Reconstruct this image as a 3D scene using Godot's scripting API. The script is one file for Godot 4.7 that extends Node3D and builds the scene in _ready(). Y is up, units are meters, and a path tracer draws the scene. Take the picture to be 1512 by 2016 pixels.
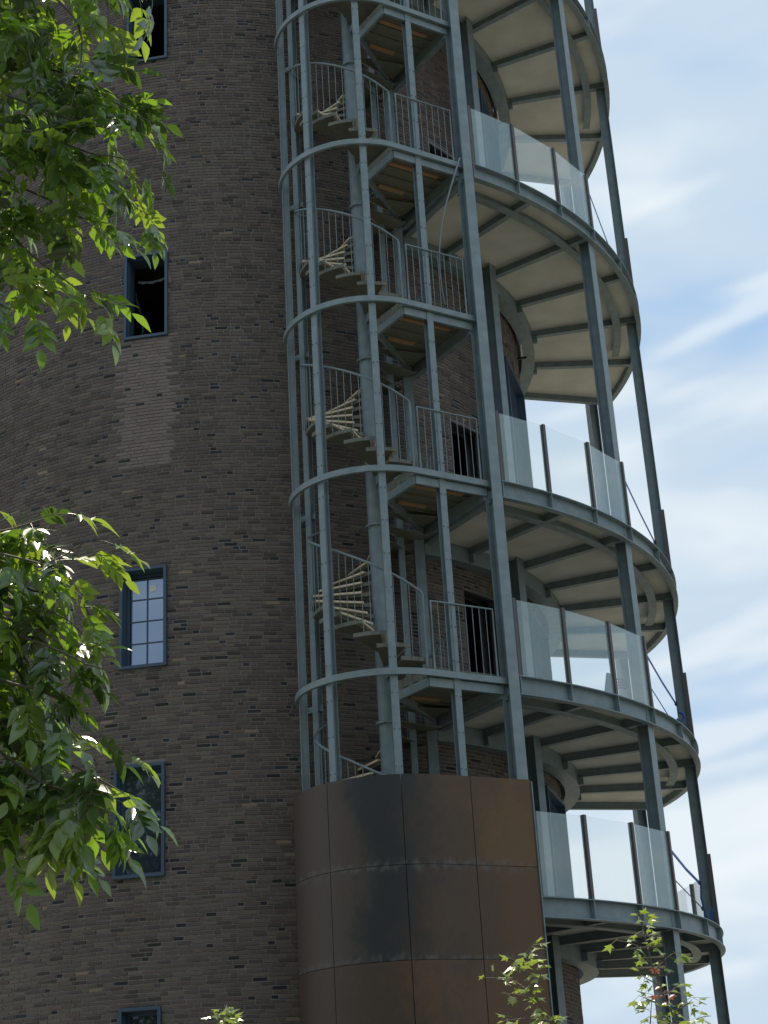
extends Node3D
# A round brick water tower with a spiral stair in a steel cage and curved balconies, seen from below.
# Units are metres. The camera stands at x = 0, z = 0 and looks towards -z. Heights in the tables are above the eye (EYE).

const EYE := 1.6
const TWR := Vector3(-2.92, 0, -28.68)      # axis of the tower
const TR := 5.87                            # its radius
const BAL := Vector3(-2.54, 0, -28.72)      # axis of the balconies
const BR := 8.04
const STR := Vector3(-0.1324, 0, -22.5)     # axis of the spiral stair
const RINGS := [21.56, 18.58, 15.58, 12.594, 9.656, 6.48, 3.31]
const BALCONY := [21.36, 15.57, 9.66, 6.51, 3.31]

var cam: Camera3D
var m := {}
var used := {}
var rng := RandomNumberGenerator.new()
var nz := FastNoiseLite.new()

# ------------------------------------------------------------------ mesh helper
class MB:
	var v := PackedVector3Array()
	var n := PackedVector3Array()
	var c := PackedColorArray()
	var col := Color.WHITE
	func tri(a: Vector3, b: Vector3, d: Vector3, na: Vector3, nb: Vector3, nd: Vector3) -> void:
		v.push_back(a); v.push_back(d); v.push_back(b)
		n.push_back(na); n.push_back(nd); n.push_back(nb)
		c.push_back(col); c.push_back(col); c.push_back(col)
	func quad(a: Vector3, b: Vector3, d: Vector3, e: Vector3) -> void:   # counter-clockwise seen from outside
		var k := (b - a).cross(e - a)
		if k.length_squared() < 1e-14:
			k = (d - b).cross(e - b)
		k = k.normalized()
		tri(a, b, d, k, k, k); tri(a, d, e, k, k, k)
	func quadn(a: Vector3, b: Vector3, d: Vector3, e: Vector3, na: Vector3, nb: Vector3, nd: Vector3, ne: Vector3) -> void:
		tri(a, b, d, na, nb, nd); tri(a, d, e, na, nd, ne)
	func box(o: Vector3, x: Vector3, y: Vector3, z: Vector3) -> void:   # half axes
		if x.cross(y).dot(z) < 0: z = -z
		quad(o - x - y + z, o + x - y + z, o + x + y + z, o - x + y + z)
		quad(o + x - y - z, o - x - y - z, o - x + y - z, o + x + y - z)
		quad(o + x - y + z, o + x - y - z, o + x + y - z, o + x + y + z)
		quad(o - x - y - z, o - x - y + z, o - x + y + z, o - x + y - z)
		quad(o - x + y + z, o + x + y + z, o + x + y - z, o - x + y - z)
		quad(o - x - y - z, o + x - y - z, o + x - y + z, o - x - y + z)
	func bar(a: Vector3, b: Vector3, w: float, h: float, up := Vector3.UP) -> void:   # w across, h along up
		var d := b - a
		var side := d.cross(up).normalized()
		var u := side.cross(d).normalized()
		box((a + b) * 0.5, d * 0.5, u * h * 0.5, side * w * 0.5)
	func prism(p: Array, y0: float, y1: float) -> void:   # convex outline in x, z (Vector2), counter-clockwise from above or not
		var area := 0.0
		for i in p.size():
			var a: Vector2 = p[i]
			var b: Vector2 = p[(i + 1) % p.size()]
			area += a.x * b.y - a.y * b.x
		var q := p.duplicate()
		if area > 0: q.reverse()
		for i in q.size():
			var a: Vector2 = q[i]
			var b: Vector2 = q[(i + 1) % q.size()]
			quad(Vector3(a.x, y0, a.y), Vector3(b.x, y0, b.y), Vector3(b.x, y1, b.y), Vector3(a.x, y1, a.y))
		for i in range(1, q.size() - 1):
			var a: Vector2 = q[0]
			var b: Vector2 = q[i]
			var d: Vector2 = q[i + 1]
			tri(Vector3(a.x, y1, a.y), Vector3(b.x, y1, b.y), Vector3(d.x, y1, d.y), Vector3.UP, Vector3.UP, Vector3.UP)
			tri(Vector3(a.x, y0, a.y), Vector3(d.x, y0, d.y), Vector3(b.x, y0, b.y), Vector3.DOWN, Vector3.DOWN, Vector3.DOWN)
	func arc(o: Vector3, a0: float, a1: float, r0: float, r1: float, y0: float, y1: float, step := 2.0) -> void:   # degrees, from +z towards +x
		var k := maxi(1, int(ceil((a1 - a0) / step)))
		for i in k:
			var p := deg_to_rad(lerpf(a0, a1, float(i) / k))
			var q := deg_to_rad(lerpf(a0, a1, float(i + 1) / k))
			var dp := Vector3(sin(p), 0, cos(p))
			var dq := Vector3(sin(q), 0, cos(q))
			var f := func(d: Vector3, r: float, y: float) -> Vector3: return Vector3(o.x + d.x * r, y, o.z + d.z * r)
			quadn(f.call(dp, r1, y0), f.call(dq, r1, y0), f.call(dq, r1, y1), f.call(dp, r1, y1), dp, dq, dq, dp)
			quadn(f.call(dq, r0, y0), f.call(dp, r0, y0), f.call(dp, r0, y1), f.call(dq, r0, y1), -dq, -dp, -dp, -dq)
			quad(f.call(dp, r1, y1), f.call(dq, r1, y1), f.call(dq, r0, y1), f.call(dp, r0, y1))
			quad(f.call(dp, r0, y0), f.call(dq, r0, y0), f.call(dq, r1, y0), f.call(dp, r1, y0))
			if i == 0: quad(f.call(dp, r0, y0), f.call(dp, r1, y0), f.call(dp, r1, y1), f.call(dp, r0, y1))
			if i == k - 1: quad(f.call(dq, r1, y0), f.call(dq, r0, y0), f.call(dq, r0, y1), f.call(dq, r1, y1))
	func tube(p: PackedVector3Array, r0: float, r1: float, sides := 6) -> void:
		var last := PackedVector3Array()
		var lastn := PackedVector3Array()
		for i in p.size():
			var d := (p[mini(i + 1, p.size() - 1)] - p[maxi(i - 1, 0)]).normalized()
			var ref := Vector3.UP if absf(d.y) < 0.9 else Vector3.RIGHT
			var s := d.cross(ref).normalized()
			var u := s.cross(d)
			var r := lerpf(r0, r1, float(i) / maxf(1.0, p.size() - 1))
			var ring := PackedVector3Array()
			var rn := PackedVector3Array()
			for k in sides:
				var t := TAU * k / sides
				var nn := s * cos(t) + u * sin(t)
				rn.push_back(nn); ring.push_back(p[i] + nn * r)
			if i > 0:
				for k in sides:
					var l := (k + 1) % sides
					quadn(last[l], last[k], ring[k], ring[l], lastn[l], lastn[k], rn[k], rn[l])
			last = ring; lastn = rn
	func mesh() -> ArrayMesh:
		var a := []
		a.resize(Mesh.ARRAY_MAX)
		a[Mesh.ARRAY_VERTEX] = v
		a[Mesh.ARRAY_NORMAL] = n
		a[Mesh.ARRAY_COLOR] = c
		var me := ArrayMesh.new()
		me.add_surface_from_arrays(Mesh.PRIMITIVE_TRIANGLES, a)
		return me

func put(b: MB, called: String, mat: Material, parent: Node3D = null) -> MeshInstance3D:
	return put_mesh(b.mesh(), called, mat, parent)

func put_mesh(me: Mesh, called: String, mat: Material, parent: Node3D = null) -> MeshInstance3D:
	var o := MeshInstance3D.new()
	o.mesh = me
	o.material_override = mat
	o.name = called
	if parent == null: parent = self
	parent.add_child(o, true)
	return o

func numbered(called: String) -> String:
	var k: int = used.get(called, 0)
	used[called] = k + 1
	return called if k == 0 else "%s_%03d" % [called, k]

func thing(called: String, label: String, category: String, group := "", at := Vector3.ZERO) -> Node3D:
	var o := Node3D.new()
	o.name = numbered(called)
	add_child(o)
	o.position = at
	tag(o, label, category, group)
	return o

func tag(o: Node, label: String, category: String, group := "") -> void:
	o.set_meta("label", label)
	o.set_meta("category", category)
	if group: o.set_meta("group", group)

# ------------------------------------------------------------------ places
func pol(o: Vector3, deg: float, r: float, h: float) -> Vector3:   # h above the eye
	var a := deg_to_rad(deg)
	return Vector3(o.x + r * sin(a), h + EYE, o.z + r * cos(a))

func rad(deg: float) -> Vector3:
	return Vector3(sin(deg_to_rad(deg)), 0, cos(deg_to_rad(deg)))

func px(x: float, y: float, depth: float) -> Vector3:   # a pixel of the photograph (1512 x 2016) at a depth along -z
	var f := 3045.98
	var d := cam.transform.basis * Vector3((x - 756.0) / f, (1008.0 - y) / f, -1.0)
	return cam.position + d * (depth / -d.z)

# ------------------------------------------------------------------ materials
func mat(called: String, lin: Color, rough := 0.7, metal := 0.0) -> StandardMaterial3D:
	var k := StandardMaterial3D.new()
	k.albedo_color = lin.linear_to_srgb()
	k.roughness = rough
	k.metallic = metal
	k.resource_name = called
	m[called] = k
	return k

func noise_tex(lo: Color, hi: Color, freq: float, sd: int, size := 512, mid := -1.0) -> NoiseTexture2D:
	var f := FastNoiseLite.new()
	f.seed = sd
	f.frequency = freq
	f.fractal_octaves = 5
	var t := NoiseTexture2D.new()
	t.width = size; t.height = size
	t.seamless = true
	t.noise = f
	var g := Gradient.new()
	g.set_color(0, lo.linear_to_srgb()); g.set_color(1, hi.linear_to_srgb())
	if mid > 0: g.set_offset(0, mid - 0.2); g.set_offset(1, mid + 0.2)
	t.color_ramp = g
	return t

func textured(called: String, lo: Color, hi: Color, freq: float, scale: float, sd: int, rough := 0.7, metal := 0.0) -> StandardMaterial3D:
	var k := mat(called, Color.WHITE, rough, metal)
	k.albedo_texture = noise_tex(lo, hi, freq, sd)
	k.uv1_triplanar = true
	k.uv1_world_triplanar = true
	k.uv1_scale = Vector3.ONE * scale
	return k

func materials() -> void:
	textured("steel", Color(0.125, 0.17, 0.187), Color(0.21, 0.27, 0.29), 0.01, 0.7, 3, 0.5)
	textured("tread_steel", Color(0.12, 0.127, 0.1), Color(0.175, 0.18, 0.145), 0.015, 1.0, 6, 0.7)
	textured("soffit", Color(0.5, 0.485, 0.435), Color(0.65, 0.635, 0.575), 0.006, 0.31, 7, 0.9)
	textured("timber", Color(0.6, 0.49, 0.33), Color(0.8, 0.69, 0.5), 0.03, 2.0, 8, 0.75)
	textured("timber_dark", Color(0.3, 0.17, 0.085), Color(0.42, 0.26, 0.14), 0.03, 2.0, 9, 0.8)
	mat("post", Color(0.075, 0.07, 0.07), 0.5)
	mat("window_paint", Color(0.036, 0.07, 0.11), 0.55)
	mat("blue_strap", Color(0.03, 0.1, 0.32), 0.7)
	mat("white", Color(0.75, 0.75, 0.72), 0.6)
	mat("black", Color(0.015, 0.015, 0.016), 0.5)
	mat("hose", Color(0.17, 0.2, 0.23), 0.5)
	mat("plastic", Color(0.018, 0.035, 0.04), 0.4)
	textured("bark", Color(0.05, 0.04, 0.03), Color(0.16, 0.13, 0.1), 0.03, 3.0, 11, 0.9)
	textured("twig", Color(0.07, 0.062, 0.05), Color(0.17, 0.15, 0.125), 0.03, 4.0, 12, 0.8)
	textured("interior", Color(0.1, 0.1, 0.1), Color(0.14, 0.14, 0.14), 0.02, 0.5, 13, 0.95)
	textured("mortar", Color(0.15, 0.144, 0.135), Color(0.23, 0.22, 0.206), 0.03, 0.8, 14, 0.95)
	var b := mat("brick", Color.WHITE, 0.9)
	b.vertex_color_use_as_albedo = true
	b.albedo_texture = noise_tex(Color(0.66, 0.66, 0.66), Color(1, 1, 1), 0.03, 15)
	b.uv1_triplanar = true
	b.uv1_world_triplanar = true
	b.uv1_scale = Vector3.ONE * 2.6
	var c := mat("corten", Color.WHITE, 0.55)
	c.vertex_color_use_as_albedo = true
	c.albedo_texture = noise_tex(Color(0.6, 0.58, 0.56), Color(1, 1, 1), 0.04, 16)
	c.uv1_triplanar = true
	c.uv1_world_triplanar = true
	c.uv1_scale = Vector3.ONE * 1.6
	var g := mat("glass", Color(0.66, 0.97, 0.95), 0.02)
	g.transparency = BaseMaterial3D.TRANSPARENCY_ALPHA
	g.albedo_color.a = 0.1
	g.metallic_specular = 0.7
	var w := mat("pane", Color(0.05, 0.06, 0.08), 0.02)
	w.metallic_specular = 1.0
	w.metallic = 0.7
	w.albedo_color = Color(0.5, 0.56, 0.64)
	var wc := w.duplicate() as StandardMaterial3D  # same glass dulled: the dark mirroring of the trees is put into its colour
	wc.metallic = 0.25
	wc.albedo_color = Color(0.22, 0.26, 0.3)
	m["pane_dimmed"] = wc
	for k in [["leaf", Color(0.05, 0.1, 0.018), Color(0.21, 0.37, 0.02)], ["leaf_pale", Color(0.09, 0.14, 0.035), Color(0.29, 0.41, 0.03)], ["leaf_dark", Color(0.03, 0.06, 0.014), Color(0.065, 0.125, 0.012)], ["maple", Color(0.13, 0.18, 0.045), Color(0.26, 0.34, 0.04)], ["maple_red", Color(0.13, 0.055, 0.04), Color(0.2, 0.06, 0.03)]]:
		var l := mat(k[0], k[1], 0.33)
		l.backlight_enabled = true
		l.backlight = (k[2] as Color).linear_to_srgb()
		l.cull_mode = BaseMaterial3D.CULL_DISABLED
		l.metallic_specular = 0.8
	textured("ground", Color(0.12, 0.115, 0.09), Color(0.23, 0.22, 0.18), 0.01, 0.12, 21, 0.95)

# ------------------------------------------------------------------ sky
func sky_image() -> Image:
	var w := 2048
	var h := 1024
	var im := Image.create_empty(w, h, false, Image.FORMAT_RGBF)
	var big := FastNoiseLite.new()
	big.seed = 17
	big.frequency = 1.0
	big.fractal_octaves = 5
	big.fractal_gain = 0.52
	var fine := FastNoiseLite.new()
	fine.seed = 7
	fine.frequency = 4.2
	fine.fractal_octaves = 4
	for y in h:
		var el := PI * (0.5 - (y + 0.5) / h)
		if el < -0.02:
			im.fill_rect(Rect2i(0, y, w, 1), Color(0.25, 0.25, 0.24))
			continue
		var ce := cos(el)
		var se := maxf(0.0, sin(el))
		var clear := Color(0.48, 0.64, 0.82).lerp(Color(0.23, 0.42, 0.72), pow(clampf(se * 1.15, 0, 1), 0.55))
		for x in w:
			var az := TAU * ((x + 0.5) / w - 0.5)
			var p := Vector3(ce * sin(az), se, -ce * cos(az))
			var q := p * Vector3(2.2, 6.0, 2.2) + Vector3(5.84, 0.55, 1.7)
			var a := big.get_noise_3dv(q) + 0.16 * fine.get_noise_3dv(p * Vector3(1.0, 2.2, 1.0))
			var st := fine.get_noise_3dv(Vector3(p.x * 0.9 + p.y * 0.5, p.y * 5.5 + p.x * 0.8, p.z * 0.9))
			var t := smoothstep(-0.66, -0.02, a + st * 0.13)
			var white := Color(0.53, 0.645, 0.76).lerp(Color(0.72, 0.79, 0.84), smoothstep(0.0, 0.4, a))
			im.set_pixel(x, y, clear.lerp(white, 0.12 + t * 0.86).lerp(Color(0.8, 0.85, 0.88), 0.5 * smoothstep(0.12, 0.5, st)))
	return im

# ------------------------------------------------------------------ steel pieces
func h_section(b: MB, p: Vector3, top: float, face: float, w: float, d: float, tf := 0.014, tw := 0.01) -> void:   # H column: flanges look along face (degrees)
	var n := rad(face)
	var s := rad(face + 90)
	var mid := Vector3(p.x, (p.y + top) * 0.5, p.z)
	var hy := Vector3(0, (top - p.y) * 0.5, 0)
	b.box(mid + n * (d * 0.5 - tf * 0.5), s * w * 0.5, hy, n * tf * 0.5)
	b.box(mid - n * (d * 0.5 - tf * 0.5), s * w * 0.5, hy, n * tf * 0.5)
	b.box(mid, s * tw * 0.5, hy, n * (d * 0.5 - tf))

func column(label: String, at: Vector3, face: float, w: float, d: float, top: float) -> void:
	var o := thing("steel_column", label, "column", "steel columns carrying the balconies", Vector3(at.x, 0, at.z))
	var b := MB.new()
	h_section(b, Vector3(0, 0.02, 0), top, face, w, d)
	put(b, "shaft", m.steel, o)
	var f := MB.new()
	f.box(Vector3(0, 0.01, 0), rad(face) * (d * 0.5 + 0.08), Vector3(0, 0.01, 0), rad(face + 90) * (w * 0.5 + 0.08))
	put(f, "base_plate", m.steel, o)

# ------------------------------------------------------------------ tower
var openings := []   # [a0, a1, h0, h1] degrees about the tower axis, metres above the eye

func tower() -> void:
	var o := thing("brick_tower", "round brown brick water tower with small blue framed windows", "tower", "", Vector3(TWR.x, 0, TWR.z))
	var zero := Vector3.ZERO
	# windows and doors
	var wins := [[-13.0, -5.4, 18.84, 20.46, "open"], [-12.85, -5.3, 13.05, 14.71, "sheet"], [-12.95, -5.45, 7.24, 8.9, "grid"], [-13.5, -5.7, 4.04, 5.73, "glass"], [-12.3, -6.2, 0.7, 2.22, "glass"]]
	for w in wins: openings.append([w[0], w[1], w[2], w[3]])
	var doors := []
	for h in [15.58, 9.656, 6.48]:
		doors.append([45.2, 53.8, h + 0.05, h + 2.36])
	for i in 5:
		doors.append([66.5, 83.5, BALCONY[i] + 0.06, BALCONY[i] + [2.4, 4.9, 4.5, 2.5, 2.5][i]])
	for d in doors: openings.append(d)
	# shell: mortar outside and plaster inside, with the openings left free
	var ca := {}
	for i in 121: ca[snappedf(-180.0 + i * 3.0, 0.01)] = true
	var ch := {-EYE: true, 25.6: true, 1.0: true, 12.0: true, 23.0: true}
	for w in openings:
		ca[snappedf(w[0], 0.01)] = true; ca[snappedf(w[1], 0.01)] = true
		ch[w[2]] = true; ch[w[3]] = true
	var la := ca.keys(); la.sort()
	var lh := ch.keys(); lh.sort()
	var outer := MB.new()
	var inner := MB.new()
	for i in la.size() - 1:
		for j in lh.size() - 1:
			var am: float = (la[i] + la[i + 1]) * 0.5
			var hm: float = (lh[j] + lh[j + 1]) * 0.5
			var free := false
			for w in openings:
				if am > w[0] and am < w[1] and hm > w[2] and hm < w[3]: free = true
			if free: continue
			var d0 := rad(la[i]); var d1 := rad(la[i + 1])
			var y0: float = lh[j] + EYE; var y1: float = lh[j + 1] + EYE
			var R := TR - 0.009
			outer.quadn(d0 * R + Vector3(0, y0, 0), d1 * R + Vector3(0, y0, 0), d1 * R + Vector3(0, y1, 0), d0 * R + Vector3(0, y1, 0), d0, d1, d1, d0)
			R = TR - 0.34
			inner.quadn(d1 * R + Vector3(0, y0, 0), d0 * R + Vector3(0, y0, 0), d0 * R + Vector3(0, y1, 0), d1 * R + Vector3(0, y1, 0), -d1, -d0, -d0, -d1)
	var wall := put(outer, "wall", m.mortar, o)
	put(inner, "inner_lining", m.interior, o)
	var rf := MB.new()
	rf.arc(zero, -180, 180, 0.01, TR + 0.25, 25.6 + EYE, 25.9 + EYE, 6.0)
	put(rf, "roof", m.steel, o)
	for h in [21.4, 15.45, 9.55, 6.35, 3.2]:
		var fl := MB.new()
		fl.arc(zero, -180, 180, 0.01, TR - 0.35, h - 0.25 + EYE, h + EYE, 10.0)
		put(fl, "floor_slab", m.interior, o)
	for w in wins: window(o, w)
	for i in doors.size(): door(o, doors[i], i >= 3)
	bricks(wall)

func rect_frame(b: MB, a: float, r: float, y0: float, y1: float, hw: float, t: float, d0: float, d1: float) -> void:
	# four bars round a flat rectangle at angle a, from depth r + d0 to r + d1
	var n := rad(a); var s := rad(a + 90)
	var f := func(x: float, y: float, hx: float, hy: float) -> void:
		b.box(n * (r + (d0 + d1) * 0.5) + s * x + Vector3(0, y, 0), s * hx, Vector3(0, hy, 0), n * absf(d1 - d0) * 0.5)
	f.call(-hw + t * 0.5, (y0 + y1) * 0.5, t * 0.5, (y1 - y0) * 0.5)
	f.call(hw - t * 0.5, (y0 + y1) * 0.5, t * 0.5, (y1 - y0) * 0.5)
	f.call(0, y0 + t * 0.5, hw - t, t * 0.5)
	f.call(0, y1 - t * 0.5, hw - t, t * 0.5)

func window(o: Node3D, w: Array) -> void:
	var a: float = (w[0] + w[1]) * 0.5
	var hw: float = TR * sin(deg_to_rad((w[1] - w[0]) * 0.5))
	var r: float = TR * cos(deg_to_rad((w[1] - w[0]) * 0.5))
	var y0: float = w[2] + EYE
	var y1: float = w[3] + EYE
	var n := rad(a); var s := rad(a + 90)
	var b := MB.new()
	rect_frame(b, a, r, y0, y1, hw, 0.048, -0.05, 0.055)
	var frame := put(b, "window", m.window_paint, o)
	var l := MB.new()
	rect_frame(l, a, r, y0 + 0.048, y1 - 0.048, hw - 0.048, 0.012, -0.33, -0.05)
	put(l, "reveal", m.window_paint, frame)
	var depth := -0.2
	var g0 := y0 + 0.06; var g1 := y1 - 0.06; var gw := hw - 0.06
	if w[4] == "grid" or w[4] == "glass":
		var fb := MB.new()
		rect_frame(fb, a, r, g0, g1, gw, 0.04, depth - 0.03, depth + 0.03)
		put(fb, "sash", m.window_paint, frame)
		g0 += 0.04; g1 -= 0.04; gw -= 0.04
		if w[4] == "grid":
			var ph := (g1 - g0) / 4
			for i in 2:
				for j in 4:
					var p := MB.new()
					p.box(n * (r + depth) + s * ((i - 0.5) * gw) + Vector3(0, g0 + (j + 0.5) * ph, 0), s * (gw * 0.5 - 0.012), Vector3(0, ph * 0.5 - 0.012, 0), n * 0.006)
					put(p, "pane", m.pane, frame)
			var v := MB.new()
			v.box(n * (r + depth) + Vector3(0, (g0 + g1) * 0.5, 0), s * 0.013, Vector3(0, (g1 - g0) * 0.5, 0), n * 0.014)
			put(v, "glazing_bar", m.window_paint, frame)
			for j in range(1, 4):
				var q := MB.new()
				q.box(n * (r + depth) + Vector3(0, g0 + j * ph, 0), s * gw, Vector3(0, 0.012, 0), n * 0.012)
				put(q, "glazing_bar", m.window_paint, frame)
			var note := MB.new()
			var c := n * (r + depth + 0.01) + s * (gw * 0.32) + Vector3(0, g1 - ph * 0.52, 0)
			note.box(c, (s + Vector3(0, 0.16, 0)).normalized() * 0.052, (Vector3.UP - s * 0.16).normalized() * 0.05, n * 0.002)
			var nt := put(note, "paper_note", m.white, frame)
			nt.set_meta("label", "small white paper stuck to a pane")
		else:
			var p := MB.new()
			p.box(n * (r + depth) + Vector3(0, (g0 + g1) * 0.5, 0), s * gw, Vector3(0, (g1 - g0) * 0.5, 0), n * 0.006)
			put(p, "pane", m.pane_dimmed, frame)
	elif w[4] == "sheet":
		# torn film along the top and left edge of the empty opening
		var f := MB.new()
		var top := g1 - 0.3
		var pts := []
		for i in 13:
			var t := i / 12.0
			pts.append(n * (r - 0.26) + s * lerpf(-gw * 0.72, gw * 0.95, t) + Vector3(0, top - 0.05 * sin(t * PI) + 0.03 * t, 0))
		for i in 12:
			f.quad(pts[i] - Vector3(0, 0.035, 0), pts[i + 1] - Vector3(0, 0.03 + 0.02 * sin(i * 1.7), 0), pts[i + 1] + Vector3(0, 0.012, 0), pts[i] + Vector3(0, 0.012, 0))
		var side := []
		for i in 13:
			var t := i / 12.0
			side.append(n * (r - 0.26) + s * (-gw * 0.68 + 0.06 * sin(t * 5.0)) + Vector3(0, lerpf(g0, top - 0.2, t), 0))
		for i in 12:
			f.quad(side[i], side[i] + s * 0.03 + n * 0.01, side[i + 1] + s * (0.03 + 0.02 * sin(i)) + n * 0.01, side[i + 1])
		put(f, "plastic_film", m.plastic, frame)

func door(o: Node3D, d: Array, wide: bool) -> void:
	var a: float = (d[0] + d[1]) * 0.5
	var n := rad(a); var s := rad(a + 90)
	var half: float = deg_to_rad((d[1] - d[0]) * 0.5)
	var hw: float = TR * sin(half)
	var r: float = TR * cos(half)
	var y0: float = d[2] + EYE
	var y1: float = d[3] + EYE
	var b := MB.new()
	rect_frame(b, a, r, y0, y1, hw, 0.05 if wide else 0.03, -0.12, 0.06 if wide else 0.0)
	var fr := put(b, "door", m.window_paint if wide else m.post, o)
	if wide:
		var p := MB.new()
		p.box(n * (r - 0.1) + Vector3(0, (y0 + y1) * 0.5, 0), s * (hw - 0.05), Vector3(0, (y1 - y0) * 0.5 - 0.05, 0), n * 0.012)
		put(p, "door_glass", m.pane, fr)
	else:   # the leaf stands open inside
		var p := MB.new()
		p.box(n * (r - 0.12 - hw) - s * (hw - 0.06) + Vector3(0, (y0 + y1) * 0.5, 0), n * (hw - 0.06), Vector3(0, (y1 - y0) * 0.5 - 0.05, 0), s * 0.02)
		put(p, "door_leaf", m.post, fr)
		var k := MB.new()
		k.bar(n * (r - 2.0 * hw) - s * (hw - 0.1) + Vector3(0, y0 + 1.05, 0), n * (r - 2.0 * hw + 0.12) - s * (hw - 0.1) + Vector3(0, y0 + 1.05, 0), 0.02, 0.02)
		put(k, "handle", m.steel, fr)

func brick_color(a: float, h: float, patch: bool) -> Color:
	var t := nz.get_noise_3d(a * 0.9, h * 6.0, 3.0)        # slow change of batch
	var k := rng.randf()
	var c := Color(0.118, 0.093, 0.079).lerp(Color(0.152, 0.125, 0.104), clampf(0.5 + t * 1.4, 0, 1))
	if k < 0.22: c = c.lerp(Color(0.098, 0.076, 0.074), 0.8)          # purple brown
	elif k < 0.38: c = c.lerp(Color(0.16, 0.134, 0.104), 0.8)        # yellowish
	elif k < 0.45: c = c.lerp(Color(0.148, 0.104, 0.085), 0.7)      # reddish
	elif k < 0.455: c = Color(0.27, 0.2, 0.14)
	c *= rng.randf_range(0.84, 1.14)
	if patch: c = Color(0.215, 0.172, 0.158) * rng.randf_range(0.9, 1.1)
	return c

func brick_box(b: MB, a: float, y: float, len_: float, hh: float, r: float) -> void:
	var n := rad(a); var s := rad(a + 90)
	var c := n * r + Vector3(0, y, 0)
	var x := s * (len_ * 0.5); var u := Vector3(0, hh * 0.5, 0); var d := n * 0.03
	var ch := 0.0035
	var x1 := x - s * ch; var u1 := u - Vector3(0, ch, 0)
	b.quad(c - x1 - u1, c + x1 - u1, c + x1 + u1, c - x1 + u1)
	b.quad(c - x1 + u1, c + x1 + u1, c + x + u - d, c - x + u - d)
	b.quad(c - x - u - d, c + x - u - d, c + x1 - u1, c - x1 - u1)
	b.quad(c + x1 - u1, c + x - u - d, c + x + u - d, c + x1 + u1)
	b.quad(c - x - u - d, c - x1 - u1, c - x1 + u1, c - x + u - d)

func bricks(wall: Node3D) -> void:
	rng.seed = 5
	nz.seed = 9
	nz.frequency = 0.05
	var hole := FastNoiseLite.new()
	hole.seed = 77
	hole.frequency = 0.35
	var b := MB.new()
	var course := 0.0625
	var hh := 0.0505
	var joint := 0.011
	var variants := []
	var nv := 0
	var single := 0
	for v in 30:
		var vb := MB.new()
		vb.col = brick_color(v * 7.0, v * 0.3, false)
		if v >= 27: vb.col = Color(0.022, 0.023, 0.028)
		brick_box(vb, 0.0, 0.0, [0.208, 0.208, 0.1][v % 3], hh, 0.0)
		variants.append(vb.mesh())
	var rows := int((23.0 - 0.6) / course)
	for j in rows:
		var h := 0.6 + j * course
		var s := -78.0 * PI / 180.0 * TR + rng.randf() * 0.2
		var flip := j % 2
		while s < 92.0 * PI / 180.0 * TR:
			var L := 0.208
			var kk := rng.randf()
			if kk < 0.2: L = 0.1
			elif kk < 0.26: L = 0.15
			var s1 := s + L
			var a := rad_to_deg((s + s1) * 0.5 / TR)
			var half := rad_to_deg(L * 0.5 / TR)
			s = s1 + joint
			# cut at openings
			var a0 := a - half; var a1 := a + half
			var skip := false
			for w in openings:
				if h + hh > w[2] and h < w[3] and a1 > w[0] and a0 < w[1]:
					if a0 < w[0] and w[0] - a0 > 0.35: a1 = w[0]
					elif a1 > w[1] and a1 - w[1] > 0.35: a0 = w[1]
					else: skip = true
			if skip: continue
			a = (a0 + a1) * 0.5
			L = deg_to_rad(a1 - a0) * TR
			var patch := a > -13.1 - 0.6 * flip and a < -4.9 + 0.5 * flip and h > 10.62 and h < 13.05
			var r := TR + rng.randf_range(-0.003, 0.003)
			b.col = brick_color(a, h, patch)
			var dn := hole.get_noise_2d(a * 1.1, h * 3.0)
			var dark := rng.randf() < (0.02 + 0.05 * clampf(dn * 2.0, 0, 1)) * (0.7 if L > 0.16 else 4.5)
			if patch and rng.randf() < 0.5: dark = false
			if dark:
				b.col = Color(0.02, 0.021, 0.026) * rng.randf_range(0.7, 1.8)
				r -= 0.005
			elif rng.randf() < 0.07 and not patch: b.col *= rng.randf_range(0.5, 0.72)
			if h > 1.95 and h < 3.55 and a > -4.6 and a < 16.0 and L > 0.09 and single < 300:
				single += 1
				var v := rng.randi_range(0, 26)
				if dark: v = rng.randi_range(27, 29)
				var base := v - v % 3
				v = base + (2 if L < 0.13 else rng.randi_range(0, 1))
				var o := MeshInstance3D.new()
				o.mesh = variants[v]
				o.material_override = m.brick
				o.name = "brick"
				wall.add_child(o, true)
				o.transform = Transform3D(Basis(Vector3.UP, deg_to_rad(a)), rad(a) * r + Vector3(0, h + EYE + course * 0.5, 0)) * Transform3D(Basis().scaled(Vector3(L / [0.208, 0.208, 0.1][v % 3], 1, 1)), Vector3.ZERO)
			else:
				brick_box(b, a, h + EYE + course * 0.5, L, hh, r)
	b.col = Color.WHITE
	var st := put(b, "brickwork", m.brick, wall)
	st.set_meta("kind", "stuff")

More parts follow.
